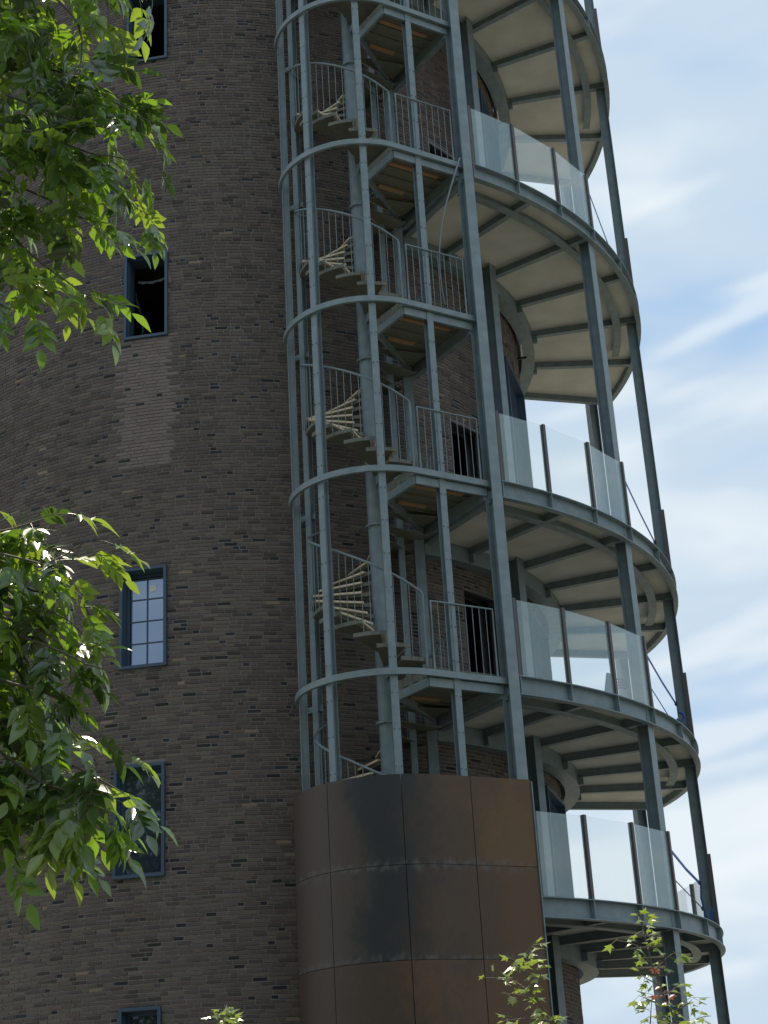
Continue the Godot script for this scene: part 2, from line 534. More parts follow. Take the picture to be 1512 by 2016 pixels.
# ------------------------------------------------------------------ balconies
func balcony(i: int) -> void:
	var t: float = BALCONY[i]
	var names := ["highest balcony, only its pale underside showing", "balcony with glass parapet below the highest one", "glass fronted balcony, third from the top of the tower", "balcony with cables and a board behind its glass", "lowest balcony beside the rusty drum"]
	var o := thing("balcony", "curved steel " + names[i], "balcony", "curved balconies on the tower", Vector3(BAL.x, 0, BAL.z))
	var z := Vector3.ZERO
	var y1 := t + EYE
	var y0 := y1 - 0.29
	var A0 := 32.2
	var A1 := 107.0
	# outer channel beam
	var b := MB.new()
	b.arc(z, A0 + 0.9, A1, 7.93, 7.945, y0 + 0.014, y1 - 0.014)
	b.arc(z, A0 + 0.9, A1, 7.93, BR, y1 - 0.014, y1)
	b.arc(z, A0 + 0.9, A1, 7.93, BR, y0, y0 + 0.014)
	var rim := put(b, "rim_beam", m.steel, o)
	for a in [33.3, 40.5, 48.5, 56.5, 65.5, 74.5, 83.0, 91.0, 99.0, 106.5]:
		var s := MB.new()
		s.box(rad(a) * 7.99 + Vector3(0, (y0 + y1) * 0.5, 0), rad(a) * 0.043, Vector3(0, (y1 - y0) * 0.5 - 0.014, 0), rad(a + 90) * 0.007)
		put(s, "stiffener", m.steel, rim)
	# deck and its underside panels between the beams
	var beams := [32.4, 42.6, 54.8, 67.0, 79.8, 93.0, 106.2]
	for k in beams.size() - 1:
		var p := MB.new()
		p.arc(z, beams[k] + 0.06, beams[k + 1] - 0.06, 5.845, 7.925, y0 + 0.13, y0 + 0.16, 2.0)
		put(p, "soffit_panel", m.soffit, o)
	var dk := MB.new()
	dk.arc(z, A0, A1, 5.5, 7.92, y0 + 0.17, y1 - 0.03, 2.5)
	put(dk, "deck", m.steel, o)
	for k in beams.size():
		var bb := MB.new()
		var n := rad(beams[k]); var s := rad(beams[k] + 90)
		var hy := y0 + 0.055
		bb.box(n * 6.89 + Vector3(0, hy + 0.01, 0), n * 1.035, Vector3(0, 0.064, 0), s * 0.03)
		if k > 0:
			var rb := put(bb, "radial_beam", m.steel, o)
			var fb := MB.new()
			fb.box(n * 6.89 + Vector3(0, y0 - 0.005, 0), n * 1.035, Vector3(0, 0.005, 0), s * 0.055)
			put(fb, "flange", m.steel, rb)
		else:
			bb.box(n * 6.95 + Vector3(0, y0 + 0.04, 0), n * 0.93, Vector3(0, 0.1, 0), s * 0.055)
			put(bb, "radial_beam", m.steel, o)
	# free curved beam near the rim, cut off square past the second column
	var ab := MB.new()
	ab.arc(z, A0 + 1.2, 89.8, 7.48, 7.63, y0 - 0.03, y0 - 0.012)
	ab.arc(z, A0 + 1.2, 89.8, 7.55, 7.562, y0 - 0.012, y0 + 0.13)
	put(ab, "curved_beam", m.steel, o)
	# ring beam next to the wall
	var ir := MB.new()
	ir.arc(z, 33.0, A1 + 1.0, 5.825, 5.84, y0 - 0.145, y0 + 0.165)
	var ring := put(ir, "ring_beam", m.steel, o)
	var rfl := MB.new()
	rfl.arc(z, 33.0, A1 + 1.0, 5.58, 5.85, y0 - 0.16, y0 - 0.145)
	put(rfl, "flange", m.steel, ring)
	for k in range(1, beams.size()):
		var br := MB.new()
		var n := rad(beams[k]); var s := rad(beams[k] + 90)
		br.box(n * 5.89 + Vector3(0, y0 - 0.05, 0), n * 0.05, Vector3(0, 0.09, 0), s * 0.03)
		put(br, "bracket", m.steel, o)
	# glass parapet
	var posts := [33.4, 40.5, 48.5, 56.5, 74.5]
	if i == 4: posts.append_array([104.5, 97.5])
	for a in posts:
		var s := MB.new()
		s.box(rad(a) * 7.985 + Vector3(0, y1 + 0.61, 0), rad(a) * 0.035, Vector3(0, 0.61, 0), rad(a + 90) * 0.028)
		put(s, "glass_post", m.post, o)
	var spans := [[33.9, 40.2], [40.8, 48.2], [48.8, 56.2]]
	if i == 4: spans.append_array([[97.9, 104.2], [90.5, 97.1]])
	for sp in spans:
		var g := MB.new()
		var p0 := rad(sp[0]) * 7.985; var p1 := rad(sp[1]) * 7.985
		g.box((p0 + p1) * 0.5 + Vector3(0, y1 + 0.61, 0), (p1 - p0) * 0.5, Vector3(0, 0.595, 0), rad((sp[0] + sp[1]) * 0.5) * 0.006)
		put(g, "glass_pane", m.glass, o)

# ------------------------------------------------------------------ stair
func uring(b: MB, r0: float, r1: float, y0: float, y1: float, a0 := -150.0, end := 1.42) -> void:
	# U-shaped band round the stair: an arc, then straight on to the corner column
	b.arc(STR, a0, 31.0, r0, r1, y0, y1, 3.0)
	var n := rad(31.0); var d := rad(121.0)
	var s := STR + n * (r0 + r1) * 0.5
	b.box(Vector3(s.x, (y0 + y1) * 0.5, s.z) + d * end * 0.5, d * end * 0.5, Vector3(0, (y1 - y0) * 0.5, 0), n * (r1 - r0) * 0.5)

func bolts(post: Node3D, at: Vector3, face: float) -> void:   # pairs of bolt heads down the outer flange
	var b := MB.new()
	var n := rad(face); var s := rad(face + 90)
	for k in 44:
		for q in [-0.037, 0.037]:
			b.box(at + n * 0.061 + s * q + Vector3(0, 1.9 + k * 0.53, 0), s * 0.008, Vector3(0, 0.008, 0), n * 0.005)
	var o := put(b, "bolt_heads", m.post, post)
	o.set_meta("kind", "stuff")

func cage() -> void:
	var o := thing("stair_cage", "blue grey steel cage of posts and hoops round the spiral stair", "stair cage")
	for h in RINGS.slice(0, 6):
		var b := MB.new()
		uring(b, 1.315, 1.365, h + EYE - 0.095, h + EYE, -113.0, 1.38)
		var back := STR + rad(-113.0) * 1.34 + Vector3(0, h + EYE - 0.0475, 0)
		b.bar(back, STR + rad(-111.0) * 1.05 + Vector3(0, h + EYE - 0.0475, 0), 0.05, 0.09)
		put(b, "hoop", m.steel, o)
	var rear := MB.new()
	h_section(rear, STR + rad(-111.0) * 1.13 + Vector3(0, 0.02, 0), 26.0, -40.0, 0.11, 0.115, 0.01, 0.008)
	put(rear, "post", m.steel, o)
	for a in [-82.0, -38.0, 6.0]:
		var b := MB.new()
		h_section(b, STR + rad(a) * 1.25 + Vector3(0, 0.02, 0), 26.0, a, 0.11, 0.115, 0.01, 0.008)
		bolts(put(b, "post", m.steel, o), STR + rad(a) * 1.25, a)
	var e := MB.new()
	h_section(e, STR + rad(31) * 1.25 + rad(121) * 0.44 + Vector3(0, 0.02, 0), 26.0, 31.0, 0.11, 0.115, 0.01, 0.008)
	bolts(put(e, "post", m.steel, o), STR + rad(31) * 1.25 + rad(121) * 0.44, 31.0)

func drum() -> void:
	var o := thing("rusty_drum", "rust brown and blue black steel drum round the foot of the stair", "cladding")
	var rows := [4.93, 3.69, 2.44, 1.2, -0.04, -1.28]
	var seams := [-135.0, -118.0, -82.0, -38.0, 6.0, 52.0, 200.0]   # arc angles; past 27 degrees the wall runs straight
	var nn := FastNoiseLite.new()
	nn.seed = 31
	nn.frequency = 0.9
	nn.fractal_octaves = 5
	var fine := FastNoiseLite.new()
	fine.seed = 32
	fine.frequency = 5.0
	fine.fractal_octaves = 4
	var R := 1.44
	var arclen := func(a: float) -> float: return deg_to_rad(a) * R
	var s31: float = arclen.call(27.0)
	var spots := []
	for k in seams.size():
		spots.append(arclen.call(seams[k]))
	spots[5] = s31 + 0.52
	spots[6] = s31 + 1.5
	var at := func(s: float, y: float, off: float) -> Vector3:
		if s <= s31:
			return STR + rad(rad_to_deg(s / R)) * (R + off) + Vector3(0, y, 0)
		return STR + rad(27.0) * (R + off) + rad(117.0) * (s - s31) + Vector3(0, y, 0)
	for j in rows.size() - 1:
		for k in seams.size() - 1:
			var b := MB.new()
			var s0: float = spots[k] + 0.005
			var s1: float = spots[k + 1] - 0.005
			var y1: float = rows[j] + EYE - 0.004
			var y0: float = rows[j + 1] + EYE + 0.004
			var nx := 36; var ny := 40
			if j > 2: nx = 12; ny = 12
			for x in nx:
				for y in ny:
					var sa := lerpf(s0, s1, float(x) / nx); var sb := lerpf(s0, s1, float(x + 1) / nx)
					var ya := lerpf(y0, y1, float(y) / ny); var yb := lerpf(y0, y1, float(y + 1) / ny)
					var n0: Vector3 = rad(minf(27.0, rad_to_deg(sa / R))); var n1: Vector3 = rad(minf(27.0, rad_to_deg(sb / R)))
					b.v.append_array([at.call(sa, ya, 0.0), at.call(sb, yb, 0.0), at.call(sb, ya, 0.0), at.call(sa, ya, 0.0), at.call(sa, yb, 0.0), at.call(sb, yb, 0.0)])
					b.n.append_array([n0, n1, n1, n0, n0, n1])
					var c := func(s: float, y_: float) -> Color: return corten(s, y_, y0, y1, j, nn, fine, s31)
					b.c.append_array([c.call(sa, ya), c.call(sb, yb), c.call(sb, ya), c.call(sa, ya), c.call(sa, yb), c.call(sb, yb)])
			# thickness: edges and back
			b.col = Color(0.05, 0.03, 0.02)
			for x in nx:
				var sa := lerpf(s0, s1, float(x) / nx); var sb := lerpf(s0, s1, float(x + 1) / nx)
				b.quad(at.call(sa, y1, 0.0), at.call(sb, y1, 0.0), at.call(sb, y1, -0.02), at.call(sa, y1, -0.02))
				b.quad(at.call(sa, y0, -0.02), at.call(sb, y0, -0.02), at.call(sb, y0, 0.0), at.call(sa, y0, 0.0))
				b.quad(at.call(sb, y0, -0.02), at.call(sa, y0, -0.02), at.call(sa, y1, -0.02), at.call(sb, y1, -0.02))
			b.quad(at.call(s0, y0, -0.02), at.call(s0, y0, 0.0), at.call(s0, y1, 0.0), at.call(s0, y1, -0.02))
			b.quad(at.call(s1, y0, 0.0), at.call(s1, y0, -0.02), at.call(s1, y1, -0.02), at.call(s1, y1, 0.0))
			put(b, "steel_panel", m.corten, o)
	var tr := MB.new()
	var e: Vector3 = at.call(spots[6] + 0.012, 0.0, -0.03)
	tr.box(Vector3(e.x, 3.2, e.z), rad(117) * 0.008, Vector3(0, 3.3, 0), rad(27) * 0.05)
	put(tr, "edge_trim", m.steel, o)

func corten(s: float, y: float, y0: float, y1: float, row: int, nn: FastNoiseLite, fine: FastNoiseLite, s31: float) -> Color:
	var black := Color(0.018, 0.023, 0.024)
	var brown := Color(0.085, 0.047, 0.022)
	var orange := Color(0.16, 0.082, 0.024)
	var a := nn.get_noise_2d(s * 1.1, y * 0.7)
	var f := fine.get_noise_2d(s * 1.3, y * 1.0)
	var c: Color
	if row < 2:
		# mill scale still on the middle plates, rust breaking through towards the straight end
		var t := smoothstep(-0.1, 0.85, s - 0.1 + a * 0.5 + f * 0.2)
		c = black.lerp(brown, t).lerp(orange, smoothstep(0.9, 2.2, s + a * 0.8 + f * 0.3) * (0.8 if row == 0 else 0.4))
		var l := smoothstep(-0.35, -0.8, s + a * 0.35 + f * 0.1)
		c = c.lerp(Color(0.085, 0.06, 0.042), l * 0.85)
	else:
		c = Color(0.068, 0.042, 0.024).lerp(orange, 0.6 * smoothstep(-0.35, 0.55, s * 0.35 + a * 0.6 + f * 0.4 - 0.05))
	# lime bloom along the horizontal joints, ragged
	var d := minf(absf(y - y0), absf(y1 - y))
	if row == 0: d = absf(y - y0)
	if row >= 2: d = 9.0
	var edge := 0.1 + 0.08 * fine.get_noise_2d(s * 3.0, y * 0.4 + 9.0) + 0.05 * a
	var g := smoothstep(edge, edge * 0.25, d) * clampf(0.35 + f * 1.7, 0, 1)
	c = c.lerp(Color(0.12, 0.125, 0.115), g * 0.75)
	return c

func p2(x: float, z: float) -> Vector2: return Vector2(x, -z)

func stair() -> void:
	var o := thing("spiral_staircase", "spiral stair with pale timber nosings and thin grey balusters", "staircase")
	var col := MB.new()
	col.tube(PackedVector3Array([STR, STR + Vector3(0, 25.5, 0)]), 0.132, 0.132, 24)
	var cc := put(col, "central_column", m.steel, o)
	for i in range(1, RINGS.size()):
		var h: float = RINGS[i]
		var up: float = RINGS[i - 1]
		var L := h + 0.06 + EYE
		var rise := (up - h) / 16.0
		# collar
		var k := MB.new()
		k.arc(STR, -180, 180, 0.13, 0.175, L - 0.53, L - 0.5, 20.0)
		for q in 8:
			k.tube(PackedVector3Array([STR + rad(q * 45.0) * 0.155 + Vector3(0, L - 0.56, 0), STR + rad(q * 45.0) * 0.155 + Vector3(0, L - 0.47, 0)]), 0.01, 0.01, 5)
		put(k, "collar", m.steel, cc)
		landing(o, L, i)
		# treads
		for t in range(1, 16):
			var y := L + rise * t
			var a0 := 38.0 - 18.8 * (t - 1)
			var b := MB.new()
			b.arc(STR, a0 - 24.0, a0 - 1.5, 0.13, 1.06, y - 0.045, y - 0.035, 6.0)
			b.arc(STR, a0 - 24.0, a0 + 3.0, 1.05, 1.06, y - 0.05, y + 0.012, 6.0)
			b.box(STR + rad(a0 - 1.5) * 0.6 + Vector3(0, y - 0.03, 0), rad(a0 - 1.5) * 0.46, Vector3(0, 0.03, 0), rad(a0 + 88.5) * 0.005)
			var tr := put(b, "tread", m.tread_steel, o)
			var w := MB.new()
			w.box(STR + rad(a0) * 0.655 + rad(a0 + 90) * 0.02 + Vector3(0, y - 0.006, 0), rad(a0) * 0.375, Vector3(0, 0.016, 0), rad(a0 + 90) * 0.028)
			put(w, "timber_nosing", m.timber, tr)
			for q in 3:
				var ab := a0 - 2.0 - q * 6.27
				if y + 1.0 < 4.9 + EYE: continue
				var bl := MB.new()
				var yt := L + 1.22 + (34.0 - ab) / 18.8 * rise
				bl.tube(PackedVector3Array([STR + rad(ab) * 1.085 + Vector3(0, y - 0.06, 0), STR + rad(ab) * 1.085 + Vector3(0, yt, 0)]), 0.0062, 0.0062, 5)
				put(bl, "baluster", m.steel, o)
		var hr := PackedVector3Array()
		hr.push_back(STR + rad(35.5) * 1.085 + Vector3(0, L + 0.05, 0))
		hr.push_back(STR + rad(35.4) * 1.085 + Vector3(0, L + 1.17, 0))
		for t in 70:
			var ab := 34.0 - t * 4.0
			hr.push_back(STR + rad(ab) * 1.085 + Vector3(0, L + 1.22 + (34.0 - ab) / 18.8 * rise, 0))
		var hb := MB.new()
		hb.tube(hr, 0.02, 0.02, 8)
		put(hb, "handrail", m.steel, o)

func landing(o: Node3D, L: float, i: int) -> void:
	var c0 := p2(0.05, 22.05); var c1 := p2(0.5, 21.4); var c2 := p2(1.6, 22.06); var c3 := p2(0.63, 23.48)
	var ld := MB.new()
	ld.prism([c0, c1, c2, c3], L - 0.012, L)
	var deck := put(ld, "landing", m.tread_steel, o)
	# folded deck planks run along the outer edge, each cut to the outline
	var along := (c2 - c1).normalized()
	var inward := Vector2(along.y, -along.x)
	if inward.dot(c3 - c2) < 0: inward = -inward
	var outline := PackedVector2Array([c0, c1, c2, c3])
	for j in 14:
		var q := c1 + inward * (j * 0.13 + 0.004)
		var strip := PackedVector2Array([q - along * 3.0, q + along * 3.0, q + along * 3.0 + inward * 0.122, q - along * 3.0 + inward * 0.122])
		for piece in Geometry2D.intersect_polygons(outline, strip):
			var b := MB.new()
			b.prism(Array(piece), L - (0.165 if j % 2 else 0.135), L - 0.013)
			put(b, "deck_plank", m.tread_steel, deck)
	for t in [0.3, 0.95]:
		var b := MB.new()
		var s: Vector2 = c1 + inward * t + along * (0.1 if t < 0.5 else 0.25)
		var f: Vector2 = s + along * (0.95 if t < 0.5 else 0.5)
		b.bar(Vector3(s.x, L - 0.178, s.y), Vector3(f.x, L - 0.178, f.y), 0.085, 0.025)
		put(b, "timber_strip", m.timber_dark, deck)
	var v := func(p: Vector2, y: float) -> Vector3: return Vector3(p.x, y, p.y)
	for e in [[c0, c1, 0.05, 0.13, "steel"], [c1, c2, 0.05, 0.13, "steel"], [c2, c3, 0.1, 0.2, "steel"], [c3, c0, 0.05, 0.12, "steel"]]:
		var b := MB.new()
		b.bar(v.call(e[0], L - 0.165 - e[3] * 0.5), v.call(e[1], L - 0.165 - e[3] * 0.5), e[2], e[3])
		put(b, "edge_beam", m[e[4]], deck)
	# railing along the straight side
	var r0 := p2(0.6, 21.4); var r1 := p2(1.53, 21.95)
	var rb := MB.new()
	rb.tube(PackedVector3Array([v.call(r0, L - 0.05), v.call(r0, L + 1.0), v.call(r1, L + 1.0), v.call(r1, L - 0.05)]), 0.018, 0.018, 6)
	put(rb, "landing_rail", m.steel, o)
	for j in range(1, 9):
		var p := r0.lerp(r1, j / 9.0)
		var b := MB.new()
		b.tube(PackedVector3Array([v.call(p, L - 0.05), v.call(p, L + 1.0)]), 0.0062, 0.0062, 5)
		put(b, "baluster", m.steel, o)

# ------------------------------------------------------------------ leaves
func leaflet(b: MB, at: Vector3, d: Vector3, up: Vector3, L: float, W: float, droop: float) -> void:
	var s := d.cross(up).normalized()
	var u := s.cross(d).normalized()
	var prof := [0.0, 0.62, 1.0, 0.86, 0.48, 0.0]
	var ml := []
	for i in 6:
		var t := i / 5.0
		ml.append(at + d * (L * t) - u * (droop * L * t * t))
	for i in 5:
		var w0: float = prof[i] * W * 0.5; var w1: float = prof[i + 1] * W * 0.5
		for k in [-1.0, 1.0]:
			var p0: Vector3 = ml[i] + s * (k * w0) + u * (w0 * 0.35)
			var p1: Vector3 = ml[i + 1] + s * (k * w1) + u * (w1 * 0.35)
			var nn: Vector3 = (u - s * (k * 0.33)).normalized()
			if k > 0:
				if w0 > 0: b.tri(ml[i], p0, p1, u, nn, nn)
				b.tri(ml[i], p1, ml[i + 1], u, nn, u)
			else:
				if w0 > 0: b.tri(ml[i], p1, p0, u, nn, nn)
				b.tri(ml[i], ml[i + 1], p1, u, u, nn)

func compound_leaf(sd: int) -> ArrayMesh:   # along +x, blade upwards, about 0.24 m long
	rng.seed = sd
	var b := MB.new()
	var n := rng.randi_range(3, 4)
	var L := rng.randf_range(0.24, 0.32)
	var stem := PackedVector3Array()
	for i in 7:
		var t := i / 6.0
		stem.push_back(Vector3(L * t * 0.75, -0.05 * t * t, 0))
	b.tube(stem, 0.0018, 0.001, 4)
	for i in n:
		var t := 0.4 + 0.5 * i / n
		var p := Vector3(L * t * 0.75, -0.05 * t * t, 0)
		for k in [-1.0, 1.0]:
			var d := Vector3(0.75, rng.randf_range(-0.35, 0.1), k * rng.randf_range(0.6, 0.95)).normalized()
			leaflet(b, p, d, Vector3(rng.randf_range(-0.4, 0.4), 1, rng.randf_range(-0.4, 0.4)), rng.randf_range(0.07, 0.12), rng.randf_range(0.036, 0.054), rng.randf_range(0.05, 0.4))
	leaflet(b, stem[6], Vector3(1, rng.randf_range(-0.4, 0), rng.randf_range(-0.2, 0.2)).normalized(), Vector3(0, 1, rng.randf_range(-0.3, 0.3)), rng.randf_range(0.09, 0.125), 0.046, 0.2)
	return b.mesh()

func smooth(p: Array, n: int) -> PackedVector3Array:
	var c := Curve3D.new()
	for i in p.size():
		var t: Vector3 = (p[mini(i + 1, p.size() - 1)] - p[maxi(i - 1, 0)]) / 6.0
		c.add_point(p[i], -t, t)
	var out := PackedVector3Array()
	for i in n + 1:
		out.push_back(c.sample_baked(c.get_baked_length() * i / n, true))
	return out

func put_leaf(parent: Node3D, me: Mesh, mt: Material, at: Vector3, d: Vector3, up: Vector3, scale: float) -> void:
	var x := d.normalized()
	var z := x.cross(up).normalized()
	var y := z.cross(x).normalized()
	var o := MeshInstance3D.new()
	o.mesh = me
	o.material_override = mt
	o.name = "leaf"
	parent.add_child(o, true)
	o.transform = Transform3D(Basis(x, y, z).scaled(Vector3.ONE * scale), at - parent.position)
	o.transform.basis = Basis(x, y, z) * Basis.from_scale(Vector3.ONE * scale)

func near_tree() -> void:
	var base := Vector3(-3.7, 0, -7.4)
	var o := thing("ash_tree", "leafy tree with drooping sunlit branches in front of the tower", "tree", "", base)
	var tr := MB.new()
	tr.tube(smooth([Vector3.ZERO, Vector3(0.05, 2.5, 0.05), Vector3(-0.06, 5.0, 0.1), Vector3(0.1, 7.6, 0), Vector3(0.0, 9.6, -0.1)], 16), 0.17, 0.05, 12)
	put(tr, "trunk", m.bark, o)
	var leaves := []
	for i in 10: leaves.append(compound_leaf(100 + i))
	# twigs laid out from the photograph: pixel polyline, depth at start and end, number of leaves
	var tw := [
		[[[-160, -120], [40, -40], [75, 70], [92, 150]], 7.4, 7.0, 9],
		[[[-120, -60], [60, -30], [150, 40], [160, 120], [138, 215]], 7.2, 6.8, 10],
		[[[-140, 60], [40, 90], [140, 150], [215, 195], [292, 238]], 7.5, 6.9, 11],
		[[[-140, 160], [20, 190], [120, 230], [200, 250], [275, 262]], 7.0, 6.8, 11],
		[[[-140, 200], [10, 250], [110, 290], [190, 330], [262, 352]], 7.6, 7.1, 11],
		[[[-140, 260], [20, 300], [120, 330], [235, 352], [288, 425]], 7.1, 6.9, 10],
		[[[-140, 300], [-10, 350], [90, 390], [160, 430], [215, 440]], 7.3, 7.0, 11],
		[[[-140, 360], [0, 445], [70, 510], [140, 560], [188, 598]], 7.2, 6.9, 11],
		[[[-140, 420], [-30, 480], [30, 550], [55, 575], [68, 600]], 7.5, 7.3, 9],
		[[[-160, -40], [-20, 20], [40, 50], [60, 110]], 7.0, 6.8, 8],
		[[[-140, 100], [0, 140], [60, 190], [80, 260]], 7.7, 7.4, 9],
		[[[-140, 330], [-20, 380], [20, 430], [25, 500]], 7.6, 7.4, 8],
		[[[-140, 480], [-40, 560], [-5, 590], [5, 615]], 7.0, 6.9, 6],
		[[[-60, -160], [120, -120], [200, -40], [215, 60]], 7.3, 7.0, 7],
		[[[60, -220], [200, -140], [290, -50], [300, 0]], 7.1, 6.9, 3],
		[[[-140, 40], [20, 40], [110, 70], [190, 90]], 7.6, 7.3, 9],
		[[[-140, 230], [60, 260], [170, 300], [240, 310], [300, 330]], 6.9, 6.7, 8],
		[[[-140, 120], [60, 130], [170, 160], [230, 190], [270, 210]], 7.3, 7.1, 8],
		# lower bough
		[[[-160, 1200], [-20, 1235], [110, 1278], [180, 1312], [258, 1329]], 7.0, 6.8, 0],
		[[[-160, 1090], [-40, 1060], [30, 1050], [90, 1070], [130, 1120]], 7.3, 7.1, 8],
		[[[-160, 1150], [-20, 1160], [60, 1200], [120, 1210], [165, 1250]], 7.2, 7.0, 8],
		[[[-160, 1060], [-20, 1050], [60, 1030], [120, 1010]], 7.2, 7.0, 7],
		[[[-160, 1080], [0, 1090], [100, 1110], [160, 1070], [205, 1065]], 7.0, 6.8, 10],
		[[[-160, 1130], [0, 1140], [90, 1170], [150, 1160], [175, 1210]], 7.4, 7.1, 10],
		[[[-160, 1180], [0, 1215], [80, 1240], [130, 1280], [140, 1340]], 7.1, 6.9, 10],
		[[[-160, 1230], [-20, 1270], [40, 1330], [70, 1400], [80, 1470]], 7.3, 7.0, 11],
		[[[-160, 1280], [0, 1340], [110, 1370], [135, 1440], [205, 1470], [245, 1475]], 7.0, 6.7, 11],
		[[[-160, 1330], [0, 1420], [110, 1490], [190, 1530], [240, 1560]], 7.2, 6.8, 12],
		[[[-160, 1400], [0, 1480], [100, 1550], [165, 1560], [205, 1590]], 7.0, 6.8, 12],
		[[[-160, 1440], [-20, 1520], [50, 1600], [95, 1615], [130, 1640]], 7.3, 7.0, 11],
		[[[-160, 1500], [-30, 1590], [5, 1620], [15, 1655]], 7.1, 7.0, 9],
		[[[-160, 1540], [-40, 1610], [30, 1620], [85, 1645]], 7.2, 7.0, 8],
		[[[-160, 1470], [-20, 1540], [80, 1620], [165, 1600], [200, 1620]], 7.3, 7.0, 8],
		[[[-160, 1220], [-40, 1200], [30, 1290], [40, 1380]], 7.5, 7.3, 9],
		[[[-160, 1380], [-30, 1400], [40, 1460], [90, 1570]], 7.6, 7.3, 9],
	]
	rng.seed = 17
	var more := []
	for t in tw:
		var pts := []
		var k: int = t[0].size()
		for i in k:
			pts.append(px(t[0][i][0], t[0][i][1], lerpf(t[1], t[2], float(i) / (k - 1))))
		# back to the trunk
		var root: Vector3 = pts[0]
		var s := base + Vector3(0, clampf(root.y - 0.3, 1.4, 9.2), 0)
		pts.push_front(s.lerp(root, 0.5) + Vector3(0, 0.12, 0))
		pts.push_front(s)
		var path := smooth(pts, 22)
		var loc := PackedVector3Array()
		for p in path: loc.push_back(p - base)
		var b := MB.new()
		b.tube(loc, 0.022, 0.0025, 5)
		put(b, "branch", m.twig, o)
		var nl: int = t[3]
		for i in nl:
			var f := lerpf(0.45, 1.0, (i + 1.0) / nl)
			var fi := f * 22.0
			var i0 := mini(int(fi), 21)
			var p := path[i0].lerp(path[i0 + 1], fi - i0)
			var d := (path[i0 + 1] - path[i0]).normalized()
			var side := d.cross(Vector3.UP).normalized() * (1.0 if i % 2 else -1.0)
			var out := (d * rng.randf_range(0.2, 0.9) + side * rng.randf_range(0.3, 1.0) + Vector3(0, rng.randf_range(-1.1, 0.25), 0)).normalized()
			if i == nl - 1: out = (d + Vector3(0, -0.3, 0)).normalized()
			var up := Vector3(rng.randf_range(-0.7, 0.7), 1, rng.randf_range(-0.7, 0.7))
			var q := rng.randf()
			put_leaf(o, leaves[rng.randi_range(0, 9)], m.leaf if q < 0.6 else (m.leaf_pale if q < 0.78 else m.leaf_dark), p, out, up, rng.randf_range(0.85, 1.35))
		for i in (20 if t[3] > 0 else 0):
			var f := rng.randf_range(0.42, 0.97) * 22.0
			var i0 := mini(int(f), 21)
			var p := path[i0].lerp(path[i0 + 1], f - i0) + Vector3(rng.randf_range(-0.05, 0.05), rng.randf_range(-0.1, 0.04), rng.randf_range(-0.12, 0.12))
			more.append(Transform3D(Basis.from_euler(Vector3(rng.randf_range(-0.8, 0.8), rng.randf() * TAU, rng.randf_range(-1.1, 0.2))).scaled_local(Vector3.ONE * rng.randf_range(0.8, 1.3)), p - base))
	# further small leaves, and the rest of the crown out of the picture to the left
	for k in 3:
		var mm := MultiMesh.new()
		mm.transform_format = MultiMesh.TRANSFORM_3D
		mm.mesh = leaves[k * 2 + 1]
		var mine := []
		for i in more.size():
			if i % 3 == k: mine.append(more[i])
		mm.instance_count = mine.size()
		for i in mine.size(): mm.set_instance_transform(i, mine[i])
		var ml := MultiMeshInstance3D.new()
		ml.multimesh = mm
		ml.material_override = [m.leaf, m.leaf_dark, m.leaf_pale][k]
		ml.name = "foliage"
		ml.set_meta("kind", "stuff")
		o.add_child(ml, true)
	var lm := MultiMesh.new()
	lm.transform_format = MultiMesh.TRANSFORM_3D
	lm.mesh = leaves[3]
	lm.instance_count = 900
	for i in 900:
		var a := rng.randf() * TAU
		var r := sqrt(rng.randf()) * 1.5
		var c := Vector3(cos(a) * r - 0.6, rng.randf_range(3.0, 9.8), sin(a) * r * 1.3 + 0.4)
		lm.set_instance_transform(i, Transform3D(Basis.from_euler(Vector3(rng.randf_range(-0.7, 0.7), rng.randf() * TAU, rng.randf_range(-1.0, 0.3))), c))
	var mi := MultiMeshInstance3D.new()
	mi.multimesh = lm
	mi.material_override = m.leaf
	mi.name = "foliage"
	mi.set_meta("kind", "stuff")
	o.add_child(mi, true)

func maple_leaf(sd: int) -> ArrayMesh:
	rng.seed = sd
	var b := MB.new()
	var tips := [[-120, 0.45], [-95, 0.3], [-62, 0.8], [-32, 0.42], [0, 1.0], [32, 0.42], [62, 0.8], [95, 0.3], [120, 0.45]]
	var S := 0.042
	var pts := []
	for t in tips:
		var a := deg_to_rad(t[0])
		var r: float = t[1] * S * rng.randf_range(0.9, 1.1)
		pts.append(Vector3(cos(a) * r + S * 0.3, -0.25 * r * absf(sin(a)) - 0.1 * r, sin(a) * r))
	var c := Vector3(S * 0.12, 0.004, 0)
	for i in pts.size() - 1:
		b.quad(c, pts[i + 1], pts[i], c)
	b.tri(c, pts[0], pts[8], Vector3.UP, Vector3.UP, Vector3.UP)
	b.tube(PackedVector3Array([Vector3(-0.03, 0.01, 0), c]), 0.001, 0.001, 3)
	return b.mesh()

